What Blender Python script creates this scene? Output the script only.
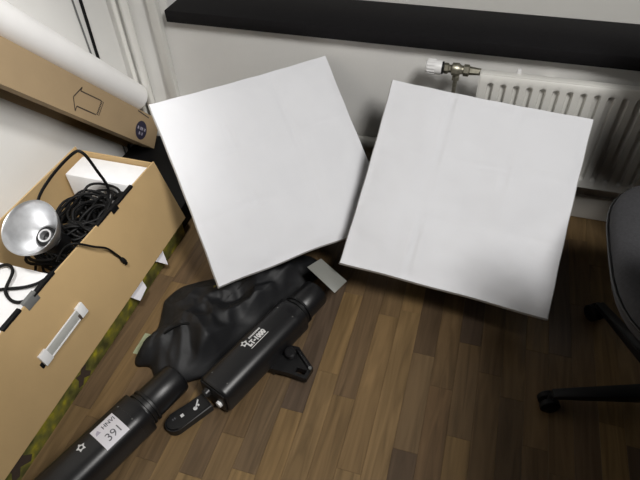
import bpy, bmesh, math, random
from mathutils import Vector, Matrix, noise

# ------------------------------------------------------------------ scene, camera, world, light
for o in list(bpy.data.objects):
    bpy.data.objects.remove(o, do_unlink=True)
scn = bpy.context.scene
COL = scn.collection
random.seed(7)
PI = math.pi

CAM_H = 1.374
cd = bpy.data.cameras.new('camera')
cam = bpy.data.objects.new('camera', cd)
COL.objects.link(cam)
cd.sensor_width = 36.0
cd.lens = 543.9 / 640 * 36.0
cd.clip_start = 0.02
_r = Vector((0.958, 0.286, -0.029)).normalized()
_u = Vector((-0.182, 0.684, 0.706)); _u = (_u - _u.dot(_r) * _r).normalized()
_b = _r.cross(_u)
cam.matrix_world = Matrix(((_r.x, _u.x, _b.x, 0), (_r.y, _u.y, _b.y, 0), (_r.z, _u.z, _b.z, CAM_H), (0, 0, 0, 1)))
scn.camera = cam

w = bpy.data.worlds.new('world'); scn.world = w
w.use_nodes = True
w.node_tree.nodes['Background'].inputs[0].default_value = (0.9, 0.95, 1.0, 1)
w.node_tree.nodes['Background'].inputs[1].default_value = 0.03

LAMP_LOC = (1.12, -0.10, 2.95)
LAMP_W = 38.0
SPOT_LOC = (-0.38, 0.10, 2.60)
SPOT_AIM = (-1.46, 1.00, 0.30)
SPOT_W = 240.0
LAMP_AIM = (-0.7, 1.15, 0.3)
LAMP_COL = (1.0, 0.98, 0.95)

vs = scn.view_settings
vs.view_transform = 'Standard'; vs.look = 'None'; vs.gamma = 1.0; vs.use_curve_mapping = False
vs.exposure = 0.0

# ------------------------------------------------------------------ materials
MATS = {}
def rgb(r, g, b):
    f = lambda c: ((c / 255 + 0.055) / 1.055) ** 2.4 if c > 10 else c / 255 / 12.92
    return (f(r), f(g), f(b), 1)

def mat(name, col, rough=0.6, metal=0.0, var=0.0, vscale=20.0, bump=0.0, bscale=200.0, spec=0.5, sheen=0.0,
        stretch=(1, 1, 1), col2=None, emit=None, estr=0.0):
    if name in MATS: return MATS[name]
    m = bpy.data.materials.new(name); m.use_nodes = True
    nt = m.node_tree; N = nt.nodes; L = nt.links
    b = N['Principled BSDF']
    b.inputs['Base Color'].default_value = col
    b.inputs['Roughness'].default_value = rough
    b.inputs['Metallic'].default_value = metal
    b.inputs['Specular IOR Level'].default_value = spec
    if sheen: b.inputs['Sheen Weight'].default_value = sheen
    if emit:
        b.inputs['Emission Color'].default_value = emit
        b.inputs['Emission Strength'].default_value = estr
    tc = N.new('ShaderNodeTexCoord'); mp = N.new('ShaderNodeMapping')
    mp.inputs['Scale'].default_value = stretch
    L.new(tc.outputs['Object'], mp.inputs['Vector'])
    if var or col2:
        n = N.new('ShaderNodeTexNoise'); n.inputs['Scale'].default_value = vscale; n.inputs['Detail'].default_value = 5
        L.new(mp.outputs[0], n.inputs['Vector'])
        mx = N.new('ShaderNodeMix'); mx.data_type = 'RGBA'
        rp = N.new('ShaderNodeMapRange'); rp.inputs[1].default_value = 0.3; rp.inputs[2].default_value = 0.7
        L.new(n.outputs['Fac'], rp.inputs[0]); L.new(rp.outputs[0], mx.inputs[0])
        c2 = col2 or tuple(max(0, c * (1 - var)) for c in col[:3]) + (1,)
        mx.inputs[6].default_value = col; mx.inputs[7].default_value = c2
        L.new(mx.outputs[2], b.inputs['Base Color'])
    if bump:
        n2 = N.new('ShaderNodeTexNoise'); n2.inputs['Scale'].default_value = bscale; n2.inputs['Detail'].default_value = 4
        L.new(mp.outputs[0], n2.inputs['Vector'])
        bp = N.new('ShaderNodeBump'); bp.inputs['Strength'].default_value = bump; bp.inputs['Distance'].default_value = 0.002
        L.new(n2.outputs['Fac'], bp.inputs['Height']); L.new(bp.outputs[0], b.inputs['Normal'])
    MATS[name] = m
    return m

M_wall = mat('wall_paint', rgb(228, 227, 224), 0.75, var=0.05, vscale=6, bump=0.25, bscale=180)
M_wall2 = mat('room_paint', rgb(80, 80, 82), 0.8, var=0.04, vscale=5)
M_ceil = mat('ceiling_paint', rgb(105, 104, 103), 0.85, var=0.03, vscale=4)  # dark so that the unseen ceiling bounces less fill light
M_black_sill = mat('black_sill', rgb(22, 21, 23), 0.75, spec=0.2, var=0.3, vscale=60)
M_white_paint = mat('white_enamel', rgb(222, 221, 216), 0.35, var=0.03, vscale=15)
M_white_plastic = mat('white_plastic', rgb(228, 228, 228), 0.35, var=0.03)
M_brass = mat('dull_nickel', rgb(168, 164, 148), 0.38, 0.75, var=0.4, vscale=80)
M_diff = mat('diffuser_cloth', rgb(226, 227, 231), 0.8, var=0.03, vscale=8, bump=0.5, bscale=14, sheen=0.1)
M_hem = mat('diffuser_hem', rgb(206, 205, 203), 0.8, var=0.1, vscale=50)
M_boxcloth = mat('black_softbox_cloth', rgb(17, 17, 18), 0.7, var=0.3, vscale=40, bump=0.3, bscale=60)
M_cloth = mat('black_nylon', rgb(24, 25, 28), 0.6, var=0.3, vscale=12, bump=0.35, bscale=45)
M_blackmetal = mat('black_powder_coat', rgb(23, 23, 25), 0.36, var=0.15, vscale=60, bump=0.1, bscale=700)
M_blackpl = mat('black_plastic', rgb(16, 16, 18), 0.42, var=0.2, vscale=50)
M_rubber = mat('black_rubber', rgb(10, 10, 11), 0.6, spec=0.25, var=0.2, vscale=80)
M_card = mat('kraft_cardboard', rgb(182, 154, 110), 0.8, var=0.08, vscale=9, bump=0.12, bscale=90)
M_card2 = mat('kraft_cardboard_grey', rgb(168, 145, 112), 0.8, var=0.08, vscale=9, bump=0.12, bscale=90)
M_cardedge = mat('cardboard_edge', rgb(140, 112, 78), 0.9, var=0.3, vscale=200)
M_foam = mat('white_foam', rgb(225, 225, 226), 0.85, var=0.06, vscale=30, bump=0.4, bscale=120)
M_roll = mat('white_roll_paper', rgb(244, 243, 242), 0.6, var=0.04, vscale=10)
M_silver = mat('brushed_silver', rgb(212, 213, 215), 0.36, 0.85, var=0.15, vscale=60, bump=0.15, bscale=400)
M_print = mat('white_print', rgb(215, 215, 215), 0.6, var=0.05)
M_dprint = mat('dark_print', rgb(72, 60, 52), 0.7, var=0.2, vscale=90)
M_gprint = mat('grey_print', rgb(95, 95, 100), 0.7, var=0.1)
M_pprint = mat('pale_print', rgb(176, 170, 186), 0.7, var=0.1)
M_navy = mat('navy_print', rgb(47, 44, 66), 0.6, var=0.2, vscale=60)
M_label = mat('label_paper', rgb(222, 220, 226), 0.6, var=0.03)
M_greycard = mat('grey_card', rgb(128, 129, 124), 0.4, var=0.06, vscale=25)
M_clip2 = mat('handle_grey', rgb(172, 172, 168), 0.5, var=0.05)
M_clip = mat('grey_clip_plastic', rgb(105, 106, 105), 0.5, var=0.15)
M_chair = mat('charcoal_fabric', rgb(62, 62, 65), 0.9, var=0.25, vscale=150, bump=0.4, bscale=300)
M_shade_table = mat('shade_table_laminate', rgb(70, 66, 62), 0.5, var=0.1, vscale=8)
M_glass = mat('night_glass', rgb(18, 20, 26), 0.05, spec=0.6, var=0.05)
M_lens = mat('lamp_lens', rgb(240, 240, 235), 0.6, emit=(1, 0.97, 0.92, 1), estr=1.5, var=0.02)
M_gap = mat('floor_underlay', rgb(60, 45, 33), 0.9, var=0.2)
M_tag = mat('yellow_tag', rgb(150, 140, 60), 0.7, var=0.2, vscale=60)
M_paper = mat('pale_green_paper', rgb(165, 172, 140), 0.7, var=0.2, vscale=40)

def printed_green():
    m = bpy.data.materials.new('green_photo_print'); m.use_nodes = True
    N = m.node_tree.nodes; L = m.node_tree.links; b = N['Principled BSDF']
    tc = N.new('ShaderNodeTexCoord'); n = N.new('ShaderNodeTexNoise'); n.inputs['Scale'].default_value = 26; n.inputs['Detail'].default_value = 6
    L.new(tc.outputs['Object'], n.inputs['Vector'])
    cr = N.new('ShaderNodeValToRGB'); e = cr.color_ramp
    e.elements[0].position = 0.32; e.elements[0].color = rgb(70, 72, 36)
    e.elements[1].position = 0.72; e.elements[1].color = rgb(186, 178, 40)
    x = e.elements.new(0.5); x.color = rgb(112, 112, 52)
    x = e.elements.new(0.6); x.color = rgb(140, 134, 46)
    L.new(n.outputs['Fac'], cr.inputs[0]); L.new(cr.outputs[0], b.inputs['Base Color'])
    b.inputs['Roughness'].default_value = 0.45
    return m
M_green = printed_green()

def wood(name, island):
    m = bpy.data.materials.new(name); m.use_nodes = True
    N = m.node_tree.nodes; L = m.node_tree.links; b = N['Principled BSDF']
    tc = N.new('ShaderNodeTexCoord'); geo = N.new('ShaderNodeNewGeometry'); oi = N.new('ShaderNodeObjectInfo')
    rnd = geo.outputs['Random Per Island'] if island else oi.outputs['Random']
    ad = N.new('ShaderNodeVectorMath'); ad.operation = 'MULTIPLY_ADD'
    cmb = N.new('ShaderNodeCombineXYZ')
    for i in range(3): L.new(rnd, cmb.inputs[i])
    ad.inputs[1].default_value = (37, 53, 11)
    L.new(cmb.outputs[0], ad.inputs[0]); L.new(geo.outputs['Position'], ad.inputs[2])
    mp = N.new('ShaderNodeMapping'); mp.inputs['Scale'].default_value = (28, 2.2, 1)
    L.new(ad.outputs[0], mp.inputs['Vector'])
    n = N.new('ShaderNodeTexNoise'); n.inputs['Scale'].default_value = 1.3; n.inputs['Detail'].default_value = 7; n.inputs['Distortion'].default_value = 1.4
    L.new(mp.outputs[0], n.inputs['Vector'])
    cr = N.new('ShaderNodeValToRGB'); e = cr.color_ramp
    cols = [(0.0, (94, 77, 60)), (0.2, (136, 110, 73)), (0.4, (106, 86, 64)), (0.58, (142, 116, 78)), (0.75, (92, 77, 64)), (0.9, (120, 97, 68)), (1.0, (112, 88, 63))]
    e.elements[0].color = rgb(*cols[0][1]); e.elements[1].color = rgb(*cols[-1][1])
    for p_, c_ in cols[1:-1]:
        x = e.elements.new(p_); x.color = rgb(*c_)
    L.new(rnd, cr.inputs[0])
    mr = N.new('ShaderNodeMapRange'); mr.inputs[1].default_value = 0.25; mr.inputs[2].default_value = 0.75; mr.inputs[3].default_value = 0.5; mr.inputs[4].default_value = 1.12
    L.new(n.outputs['Fac'], mr.inputs[0])
    mx = N.new('ShaderNodeMix'); mx.data_type = 'RGBA'; mx.blend_type = 'MULTIPLY'; mx.inputs[0].default_value = 1
    L.new(cr.outputs[0], mx.inputs[6]); L.new(mr.outputs[0], mx.inputs[7])
    L.new(mx.outputs[2], b.inputs['Base Color'])
    b.inputs['Roughness'].default_value = 0.42; b.inputs['Specular IOR Level'].default_value = 0.35
    return m
M_wood = wood('oak_walnut_stave', False)
M_wood_i = wood('oak_walnut_field', True)

# ------------------------------------------------------------------ mesh helpers
def link_mesh(name, bm, m, parent=None, smooth=False, loc=None):
    me = bpy.data.meshes.new(name)
    bmesh.ops.recalc_face_normals(bm, faces=bm.faces[:])
    bm.to_mesh(me); bm.free()
    if smooth:
        for p in me.polygons: p.use_smooth = True
    me.materials.append(m)
    o = bpy.data.objects.new(name, me); COL.objects.link(o)
    if parent: o.parent = parent
    if loc: o.location = loc
    return o

def smooth_by_angle(o, ang=35):
    me = o.data
    for p in me.polygons: p.use_smooth = True
    me.set_sharp_from_angle(angle=math.radians(ang))
    return o

def tag(o, label=None, cat=None, group=None, kind=None):
    if label: o['label'] = label
    if cat: o['category'] = cat
    if group: o['group'] = group
    if kind: o['kind'] = kind
    return o

def empty(name, loc=(0, 0, 0), rot=(0, 0, 0)):
    o = bpy.data.objects.new(name, None); COL.objects.link(o)
    o.location = loc; o.rotation_euler = rot; o.empty_display_size = 0.05
    return o

def box_bm(x0, x1, y0, y1, z0, z1, bev=0.0, seg=2, bm=None):
    new = bm is None
    if new: bm = bmesh.new()
    vs_ = [bm.verts.new((x, y, z)) for x in (x0, x1) for y in (y0, y1) for z in (z0, z1)]
    F = [(0, 1, 3, 2), (4, 6, 7, 5), (0, 4, 5, 1), (2, 3, 7, 6), (0, 2, 6, 4), (1, 5, 7, 3)]
    fs = [bm.faces.new([vs_[i] for i in f]) for f in F]
    if bev:
        es = list({e for f in fs for e in f.edges})
        bmesh.ops.bevel(bm, geom=es, offset=bev, segments=seg, affect='EDGES', profile=0.5)
    return bm

def box(name, dims, m, parent=None, bev=0.0, seg=2):
    o = link_mesh(name, box_bm(*dims, bev=bev, seg=seg), m, parent)
    if bev: smooth_by_angle(o, 40)
    return o

def hexa(name, pts, m, parent=None, bev=0.0):
    """8 points: bottom 4 (ccw), top 4"""
    bm = bmesh.new(); v = [bm.verts.new(p) for p in pts]
    for f in [(0, 1, 2, 3), (4, 5, 6, 7), (0, 1, 5, 4), (1, 2, 6, 5), (2, 3, 7, 6), (3, 0, 4, 7)]:
        bm.faces.new([v[i] for i in f])
    if bev: bmesh.ops.bevel(bm, geom=bm.edges[:], offset=bev, segments=2, affect='EDGES', profile=0.5)
    o = link_mesh(name, bm, m, parent)
    if bev: smooth_by_angle(o, 40)
    return o

def frame_for(d):
    d = Vector(d).normalized()
    a = Vector((0, 0, 1)) if abs(d.z) < 0.9 else Vector((1, 0, 0))
    u = d.cross(a).normalized(); v = u.cross(d).normalized()
    return u, v, d

def lathe_bm(prof, p0, axis, n=32, bm=None, cap0=True, cap1=True):
    """prof: list of (t, r) along axis from p0"""
    if bm is None: bm = bmesh.new()
    u, v, d = frame_for(axis); p0 = Vector(p0)
    rings = []
    for t, r in prof:
        c = p0 + d * t
        rings.append([bm.verts.new(c + (u * math.cos(2 * PI * k / n) + v * math.sin(2 * PI * k / n)) * max(r, 1e-4)) for k in range(n)])
    for a, b in zip(rings[:-1], rings[1:]):
        for k in range(n):
            bm.faces.new((a[k], a[(k + 1) % n], b[(k + 1) % n], b[k]))
    if cap0: bm.faces.new(rings[0][::-1])
    if cap1: bm.faces.new(rings[-1])
    return bm

def lathe(name, prof, p0, axis, m, parent=None, n=32, ang=40, cap0=True, cap1=True):
    return smooth_by_angle(link_mesh(name, lathe_bm(prof, p0, axis, n, None, cap0, cap1), m, parent), ang)

def catmull(pts, sub=8):
    P = [Vector(p) for p in pts]; P = [2 * P[0] - P[1]] + P + [2 * P[-1] - P[-2]]
    out = []
    for i in range(1, len(P) - 2):
        for s in range(sub):
            t = s / sub
            a, b, c, d = P[i - 1], P[i], P[i + 1], P[i + 2]
            out.append(0.5 * ((2 * b) + (c - a) * t + (2 * a - 5 * b + 4 * c - d) * t * t + (3 * b - a - 3 * c + d) * t ** 3))
    out.append(P[-2])
    return out

def tube_bm(pts, r, n=8, sub=8, bm=None):
    if bm is None: bm = bmesh.new()
    C = catmull(pts, sub) if sub else [Vector(p) for p in pts]
    rings = []; u = None
    for i, c in enumerate(C):
        d = (C[min(i + 1, len(C) - 1)] - C[max(i - 1, 0)]).normalized()
        if u is None: u = frame_for(d)[0]
        u = (u - u.dot(d) * d).normalized(); v = d.cross(u)
        rings.append([bm.verts.new(c + (u * math.cos(2 * PI * k / n) + v * math.sin(2 * PI * k / n)) * r) for k in range(n)])
    for a, b in zip(rings[:-1], rings[1:]):
        for k in range(n): bm.faces.new((a[k], a[(k + 1) % n], b[(k + 1) % n], b[k]))
    bm.faces.new(rings[0][::-1]); bm.faces.new(rings[-1])
    return bm

def tube(name, pts, r, m, parent=None, n=8, sub=8):
    return link_mesh(name, tube_bm(pts, r, n, sub), m, parent, smooth=True)

def prism_bm(poly, z0, z1, bm=None):
    if bm is None: bm = bmesh.new()
    a = [bm.verts.new((x, y, z0)) for x, y in poly]; b = [bm.verts.new((x, y, z1)) for x, y in poly]
    n = len(poly)
    bm.faces.new(a[::-1]); bm.faces.new(b)
    for i in range(n): bm.faces.new((a[i], a[(i + 1) % n], b[(i + 1) % n], b[i]))
    return bm

def text_geo(body, size, ext=0.0004, bold=0.0):
    """flat text as vertex list / faces (x right, y up), centred"""
    cu = bpy.data.curves.new('txt', 'FONT'); cu.body = body; cu.size = size
    cu.align_x = 'CENTER'; cu.align_y = 'CENTER'; cu.offset = bold; cu.resolution_u = 3
    o = bpy.data.objects.new('txt', cu); COL.objects.link(o)
    bpy.context.view_layer.update()
    me = bpy.data.meshes.new_from_object(o.evaluated_get(bpy.context.evaluated_depsgraph_get()))
    tb_ = bmesh.new(); tb_.from_mesh(me); bmesh.ops.triangulate(tb_, faces=tb_.faces[:])
    for _ in range(4):
        le = [e for e in tb_.edges if e.calc_length() > .005]
        if not le: break
        bmesh.ops.subdivide_edges(tb_, edges=le, cuts=1); bmesh.ops.triangulate(tb_, faces=tb_.faces[:])
    tb_.to_mesh(me); tb_.free()
    V = [tuple(v.co) for v in me.vertices]; F = [tuple(p.vertices) for p in me.polygons]
    bpy.data.objects.remove(o, do_unlink=True); bpy.data.meshes.remove(me); bpy.data.curves.remove(cu)
    return V, F

def mapped(name, V, F, fn, m, parent):
    me = bpy.data.meshes.new(name); me.from_pydata([tuple(fn(x, y)) for x, y, *_ in V], [], F); me.update()
    me.materials.append(m)
    o = bpy.data.objects.new(name, me); COL.objects.link(o); o.parent = parent
    return o

# ------------------------------------------------------------------ room
XL, XR, YB, YF, ZC = -1.325, 2.7, 1.675, -2.4, 3.27
floor = tag(box('floor', (XL - .1, XR + .1, YF - .1, YB + .4, -0.06, -0.004), M_gap), 'wood laminate floor of narrow mixed brown staves', 'floor', kind='structure')
tag(box('wall_left', (XL - 0.1, XL, YF - .1, YB + .4, -0.06, ZC), M_wall), 'white painted wall on the left behind the cartons', 'wall', kind='structure')
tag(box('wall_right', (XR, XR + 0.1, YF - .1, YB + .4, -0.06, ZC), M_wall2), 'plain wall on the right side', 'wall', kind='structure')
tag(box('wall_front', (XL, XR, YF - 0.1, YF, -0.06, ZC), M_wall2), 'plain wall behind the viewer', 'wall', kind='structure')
tag(box('ceiling', (XL - .1, XR + .1, YF - .1, YB + .4, ZC, ZC + 0.1), M_ceil), 'ceiling darkened to bounce less light', 'ceiling', kind='structure')
# back wall: parapet below the window, left pier, lintel, right pier
bm = box_bm(XL, XR, YB, YB + 0.35, -0.06, 0.5795)
box_bm(XL, -1.078, YB, YB + 0.35, 0.5795, ZC, bm=bm)
box_bm(2.3, XR, YB, YB + 0.35, 0.5795, ZC, bm=bm)
box_bm(-1.078, 2.3, YB, YB + 0.35, 2.15, ZC, bm=bm)
tag(link_mesh('wall_back', bm, M_wall), 'white rendered wall under the window behind the radiator', 'wall', kind='structure')
win = tag(empty('window_1', (0.6, YB + 0.24, 0.66)), 'wide window above the black sill', 'window', kind='structure')
def cbox(name, d, m, parent, bev=0.0):      # world-coordinates box under a parent at its location
    l = parent.location
    return box(name, (d[0] - l.x, d[1] - l.x, d[2] - l.y, d[3] - l.y, d[4] - l.z, d[5] - l.z), m, parent, bev)
cbox('frame', (-1.078, 2.3, 1.88, 1.94, 0.622, 0.71), M_white_paint, win)
cbox('frame', (-1.078, 2.3, 1.88, 1.94, 2.09, 2.15), M_white_paint, win)
for x in (-1.078, 0.6, 2.24): cbox('mullion', (x, x + .06, 1.88, 1.94, 0.71, 2.09), M_white_paint, win)
for a, b_ in ((-0.985, 0.6), (0.66, 2.24)): cbox('pane', (a, b_, 1.905, 1.913, 0.71, 2.09), M_glass, win)

# floor staves (boards of three strips, running towards the wall)
SW = 0.19 / 3
x0 = -0.096 - SW * 14
stave_me = {}
def stave_mesh(L):
    k = round(L, 2)
    if k not in stave_me:
        b_ = box_bm(-SW / 2 + .0002, SW / 2 - .0002, -k / 2 + .0002, k / 2 - .0002, -0.004, 0.0)
        top = [e for e in b_.edges if all(v.co.z > -0.001 for v in e.verts)]
        bmesh.ops.bevel(b_, geom=top, offset=0.0003, segments=1, affect='EDGES')
        bmesh.ops.recalc_face_normals(b_, faces=b_.faces[:])
        me = bpy.data.meshes.new('stave'); b_.to_mesh(me); b_.free(); me.materials.append(M_wood); stave_me[k] = me
    return stave_me[k]
field = bmesh.new()
def field_stave(x, ya, yb):
    box_bm(x - SW / 2 + .0004, x + SW / 2 - .0004, ya + .0004, yb - .0004, -0.004, 0.0, bm=field)
nst = 0
nx0 = int((XL - x0) / SW) - 1; nx1 = int((XR - x0) / SW)
for i in range(nx0, nx1):
    x = x0 + SW * (i + 0.5)
    if x - SW / 2 < XL - 0.05: continue
    near = -0.97 < x < 0.74
    y = YB
    y -= 0.1 + 0.3 * random.random()
    segs = [(y, YB)]
    while y > YF:
        L = random.choice((0.3, 0.36, 0.42, 0.5, 0.58)); segs.append((y - L, y)); y -= L
    for ya, yb in segs:
        if near and yb > 0.12 and nst < 298 and not (x < -0.9 and ya > 1.2):
            o = bpy.data.objects.new('stave', stave_mesh(yb - ya)); COL.objects.link(o); o.parent = floor
            o.location = (x, (ya + yb) / 2, 0); nst += 1
        else:
            field_stave(x, ya, yb)
tag(link_mesh('stave_field', field, M_wood_i, floor), kind='stuff')

# sill, skirting, trims, pipes
tag(box('window_sill', (-1.078, 2.3, 1.648, YB + 0.205, 0.580, 0.622), M_black_sill, bev=0.004), 'long black window sill above the radiator', 'window sill')
tag(box('baseboard_back', (-1.2, XR, 1.657, YB - .0005, 0.0, 0.098), M_white_paint, bev=0.006), 'white skirting board along the window wall', 'baseboard', kind='structure')
tag(box('trim_1', (-1.142, -1.106, 1.648, YB - .0005, 0.0, ZC), M_white_paint, bev=0.004), 'white vertical casing strip beside the window', 'trim', kind='structure')
tag(lathe('riser_pipe', [(0, .0105), (ZC - .002, .0105)], (-1.281, 1.655, 0.001), (0, 0, 1), M_white_paint, n=20), 'slim white riser pipe nearest the left wall in the corner', 'pipe', 'riser pipes in the corner')
tag(lathe('riser_pipe', [(0, .016), (ZC - .002, .016)], (-1.236, 1.651, 0.001), (0, 0, 1), M_white_paint, n=20), 'thicker white riser pipe beside the slim one in the corner', 'pipe', 'riser pipes in the corner')
pipe = tag(empty('heating_pipe', (-0.6, 1.644, 0.197)), 'white horizontal heating pipe along the wall between the two softboxes', 'pipe')
lathe('pipe', [(0, .027), (1.13, .027)], (-0.61, 0, 0), (1, 0, 0), M_white_paint, pipe, 20)
for dx in (-0.45, 0.05, 0.45): box('clip', (dx - .01, dx + .01, -0.012, 0.0285, -0.03, 0.03), M_white_plastic, pipe, 0.003)

# ------------------------------------------------------------------ radiator
RX0, RX1, RZ0, RZ1, RY = 0.007, 1.207, 0.195, 0.558, 1.575
rad = tag(empty('radiator', (0.6, 1.615, RZ0)), 'white ribbed panel radiator under the black sill behind the right softbox', 'radiator')
pitch = 0.038
bm = bmesh.new()
xs = [RX0 + 0.004]
first = 0.043
nsl = int((RX1 - 0.02 - first) / pitch) + 1
prof = {}
for k in range(nsl):
    c = first + k * pitch
    for dx, dep in ((-.0095, 0), (-.0060, 1), (0.0, 1.05), (.0060, 1), (.0095, 0)):
        xs.append(c + dx); prof[round(c + dx, 5)] = (dep, abs(dx))
xs.append(RX1 - 0.004)
zs = [RZ0 + .003, .222, .227, .232, .238, .38, .512, .519, .524, .528, .533, RZ1 - .008, RZ1 - .002]
def zfac(z, adx):
    if z < .227 or z > .528: return 0.0
    if z in (.227, .528): return 0.0 if adx > .003 else .35
    if z in (.232, .524): return .75 if adx < .007 else 0
    return 1.0
grid = []
for z in zs:
    row = []
    for x in xs:
        dep, adx = prof.get(round(x, 5), (0, 0))
        y = RY + 0.012 * dep * zfac(z, adx)
        if z > RZ1 - .004: y += .006
        row.append(bm.verts.new((x - .6, y - 1.615, z - RZ0)))
    grid.append(row)
for a, b_ in zip(grid[:-1], grid[1:]):
    for k in range(len(xs) - 1): bm.faces.new((a[k], a[k + 1], b_[k + 1], b_[k]))
fp = smooth_by_angle(link_mesh('front_panel', bm, M_white_paint, rad), 50)
cbox('back_panel', (RX0 + .004, RX1 - .004, 1.600, 1.606, RZ0, RZ1 - .006), M_white_paint, rad)
cbox('top_rail', (RX0 + .004, RX1 - .004, RY + .004, 1.606, RZ1 - .006, RZ1), M_white_paint, rad, .0025)
for x in (RX0, RX1 - .004): cbox('side_cover', (x, x + .004, RY + .001, 1.606, RZ0, RZ1 - .003), M_white_paint, rad)
cbox('bottom_rail', (RX0 + .004, RX1 - .004, RY + .003, RY + .013, RZ0, RZ0 + .006), M_white_paint, rad)
for x in (.2, 1.0): cbox('wall_bracket', (x, x + .03, 1.606, YB - .001, RZ0 + .03, RZ1 - .04), M_white_paint, rad)
cbox('bracket_clip', (.112, .124, 1.600, 1.616, RZ1 - .01, RZ1 + .010), M_white_plastic, rad, .002)
val = tag(empty('thermostat_valve', (-0.06, 1.61, 0.545)), 'white thermostat knob on a nickel valve at the end of the radiator', 'valve')
prof_ = [(0, .017), (.004, .021), (.018, .022), (.046, .0215), (.05, .020)]
hd = lathe('thermostat_head', prof_, (-.100, 0, 0), (1, 0, 0), M_white_plastic, val, 28)
for k in range(14):
    a = 2 * PI * k / 14
    bmr = box_bm(-.094, -.070, -.0022, .0022, .0205, .0235, .0008, 1)
    bmesh.ops.rotate(bmr, cent=(0, 0, 0), matrix=Matrix.Rotation(a, 3, 'X'), verts=bmr.verts[:])
    link_mesh('grip_ridge', bmr, M_white_plastic, hd)
lathe('collar', [(0, .019), (.006, .019)], (-.050, 0, 0), (1, 0, 0), M_blackpl, val)
lathe('union_nut', [(0, .012), (.002, .0165), (.013, .0165), (.016, .012), (.024, .012)], (-.044, 0, 0), (1, 0, 0), M_brass, val, 6, 20)
lathe('valve_body', [(0, .012), (.004, .019), (.022, .020), (.030, .014), (.040, .012)], (-.022, 0, 0), (1, 0, 0), M_brass, val, 24)
lathe('union_nut', [(0, .011), (.003, .018), (.018, .018), (.021, .013), (.055, .010)], (.014, 0, 0), (1, 0, 0), M_brass, val, 6, 20)
lathe('elbow_nut', [(0, .009), (.012, .009), (.014, .0125), (.026, .0125), (.029, .008)], (-.004, 0, -.008), (0, 0, -1), M_brass, val, 6, 20)
tube('feed_pipe', [(-.004, 0, -.03), (-.004, 0, -.12), (-.006, .012, -.22), (-.010, .03, -.29), (-.012, .035, -.345)], .0065, M_brass, val)

# ------------------------------------------------------------------ added lamps and table, out of view, put in to light and shade the place
def lamp(loc, watt, label, sx=0.46, sy=1.0):
    t = tag(empty('added_lamp_panel', loc), label, 'lamp')
    box('housing', (-sx / 2 - .02, sx / 2 + .02, -sy / 2 - .02, sy / 2 + .02, .012, .05), M_white_paint, t, .004)
    t.rotation_euler = (Vector(LAMP_AIM) - Vector(loc)).to_track_quat('-Z', 'Y').to_euler()
    rod = lathe('hanging_rod', [(0, .012), (.30, .012)], (0, 0, .05), (0.35, -0.2, 0.9), M_blackmetal, t, 12)
    box('lens', (-sx / 2, sx / 2, -sy / 2, sy / 2, .002, .012), M_lens, t)
    ld = bpy.data.lights.new('lamp_light', 'AREA'); ld.shape = 'RECTANGLE'; ld.size = sx; ld.size_y = sy; ld.energy = watt; ld.spread = math.radians(125)
    ld.color = LAMP_COL
    lo = bpy.data.objects.new('lamp_light', ld); COL.objects.link(lo); lo.parent = t; lo.location = (0, 0, -.004)
lamp(LAMP_LOC, LAMP_W, 'added white lamp panel, out of view, lighting the place from the right')  # panel added outside the view as the main light
def spot(loc, aim, watt, label):
    t = tag(empty('added_fill_spot', loc), label, 'lamp')
    d = (Vector(aim) - Vector(loc)).normalized()
    lathe('housing', [(-.20, .02), (-.20, .09), (-.02, .10), (.02, .125), (.02, .118), (-.02, .09), (-.02, .02)], (0, 0, 0), d, M_blackmetal, t, 32, 40, False, False)
    tube('hanging_bracket', [-d * .1 + Vector((0, 0, .09)), Vector((0, -.1, .3)), Vector((0, -.1, ZC - loc[2] - .002))], .012, M_blackmetal, t)
    ld = bpy.data.lights.new('lamp_light', 'SPOT'); ld.energy = watt; ld.spot_size = math.radians(38); ld.spot_blend = 1.0; ld.shadow_soft_size = .11
    ld.color = LAMP_COL
    lo = bpy.data.objects.new('lamp_light', ld); COL.objects.link(lo); lo.parent = t; lo.location = d * .03
    lo.rotation_euler = d.to_track_quat('-Z', 'Y').to_euler()
spot(SPOT_LOC, SPOT_AIM, SPOT_W, 'added black spot lamp, out of view, that brightens the cartons')  # spot added out of view to brighten the cartons and left wall
tb = tag(empty('shade_table', (0.94, 0.5, 0)), 'added unseen dark table that shades the lower right', 'table')  # unseen table added to cast shade on the lower right
cbox('shade_table_top', (0.337, 1.95, -0.80, 0.86, 0.725, 0.75), M_shade_table, tb, .003)
for y in (-0.74, 0.72):
    cbox('leg', (0.92, 0.96, y, y + .04, 0, 0.725), M_blackmetal, tb, .003)
    cbox('foot', (0.72, 1.4, y, y + .04, 0, 0.03), M_blackmetal, tb, .003)
cbox('rail', (0.925, 0.955, -0.70, 0.72, 0.66, 0.71), M_blackmetal, tb, .003)
cbox('light_block_panel', (1.40, 1.42, -0.74, 0.80, 0.03, 0.725), M_shade_table, tb, .002)  # added to stop light coming in under the table

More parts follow.
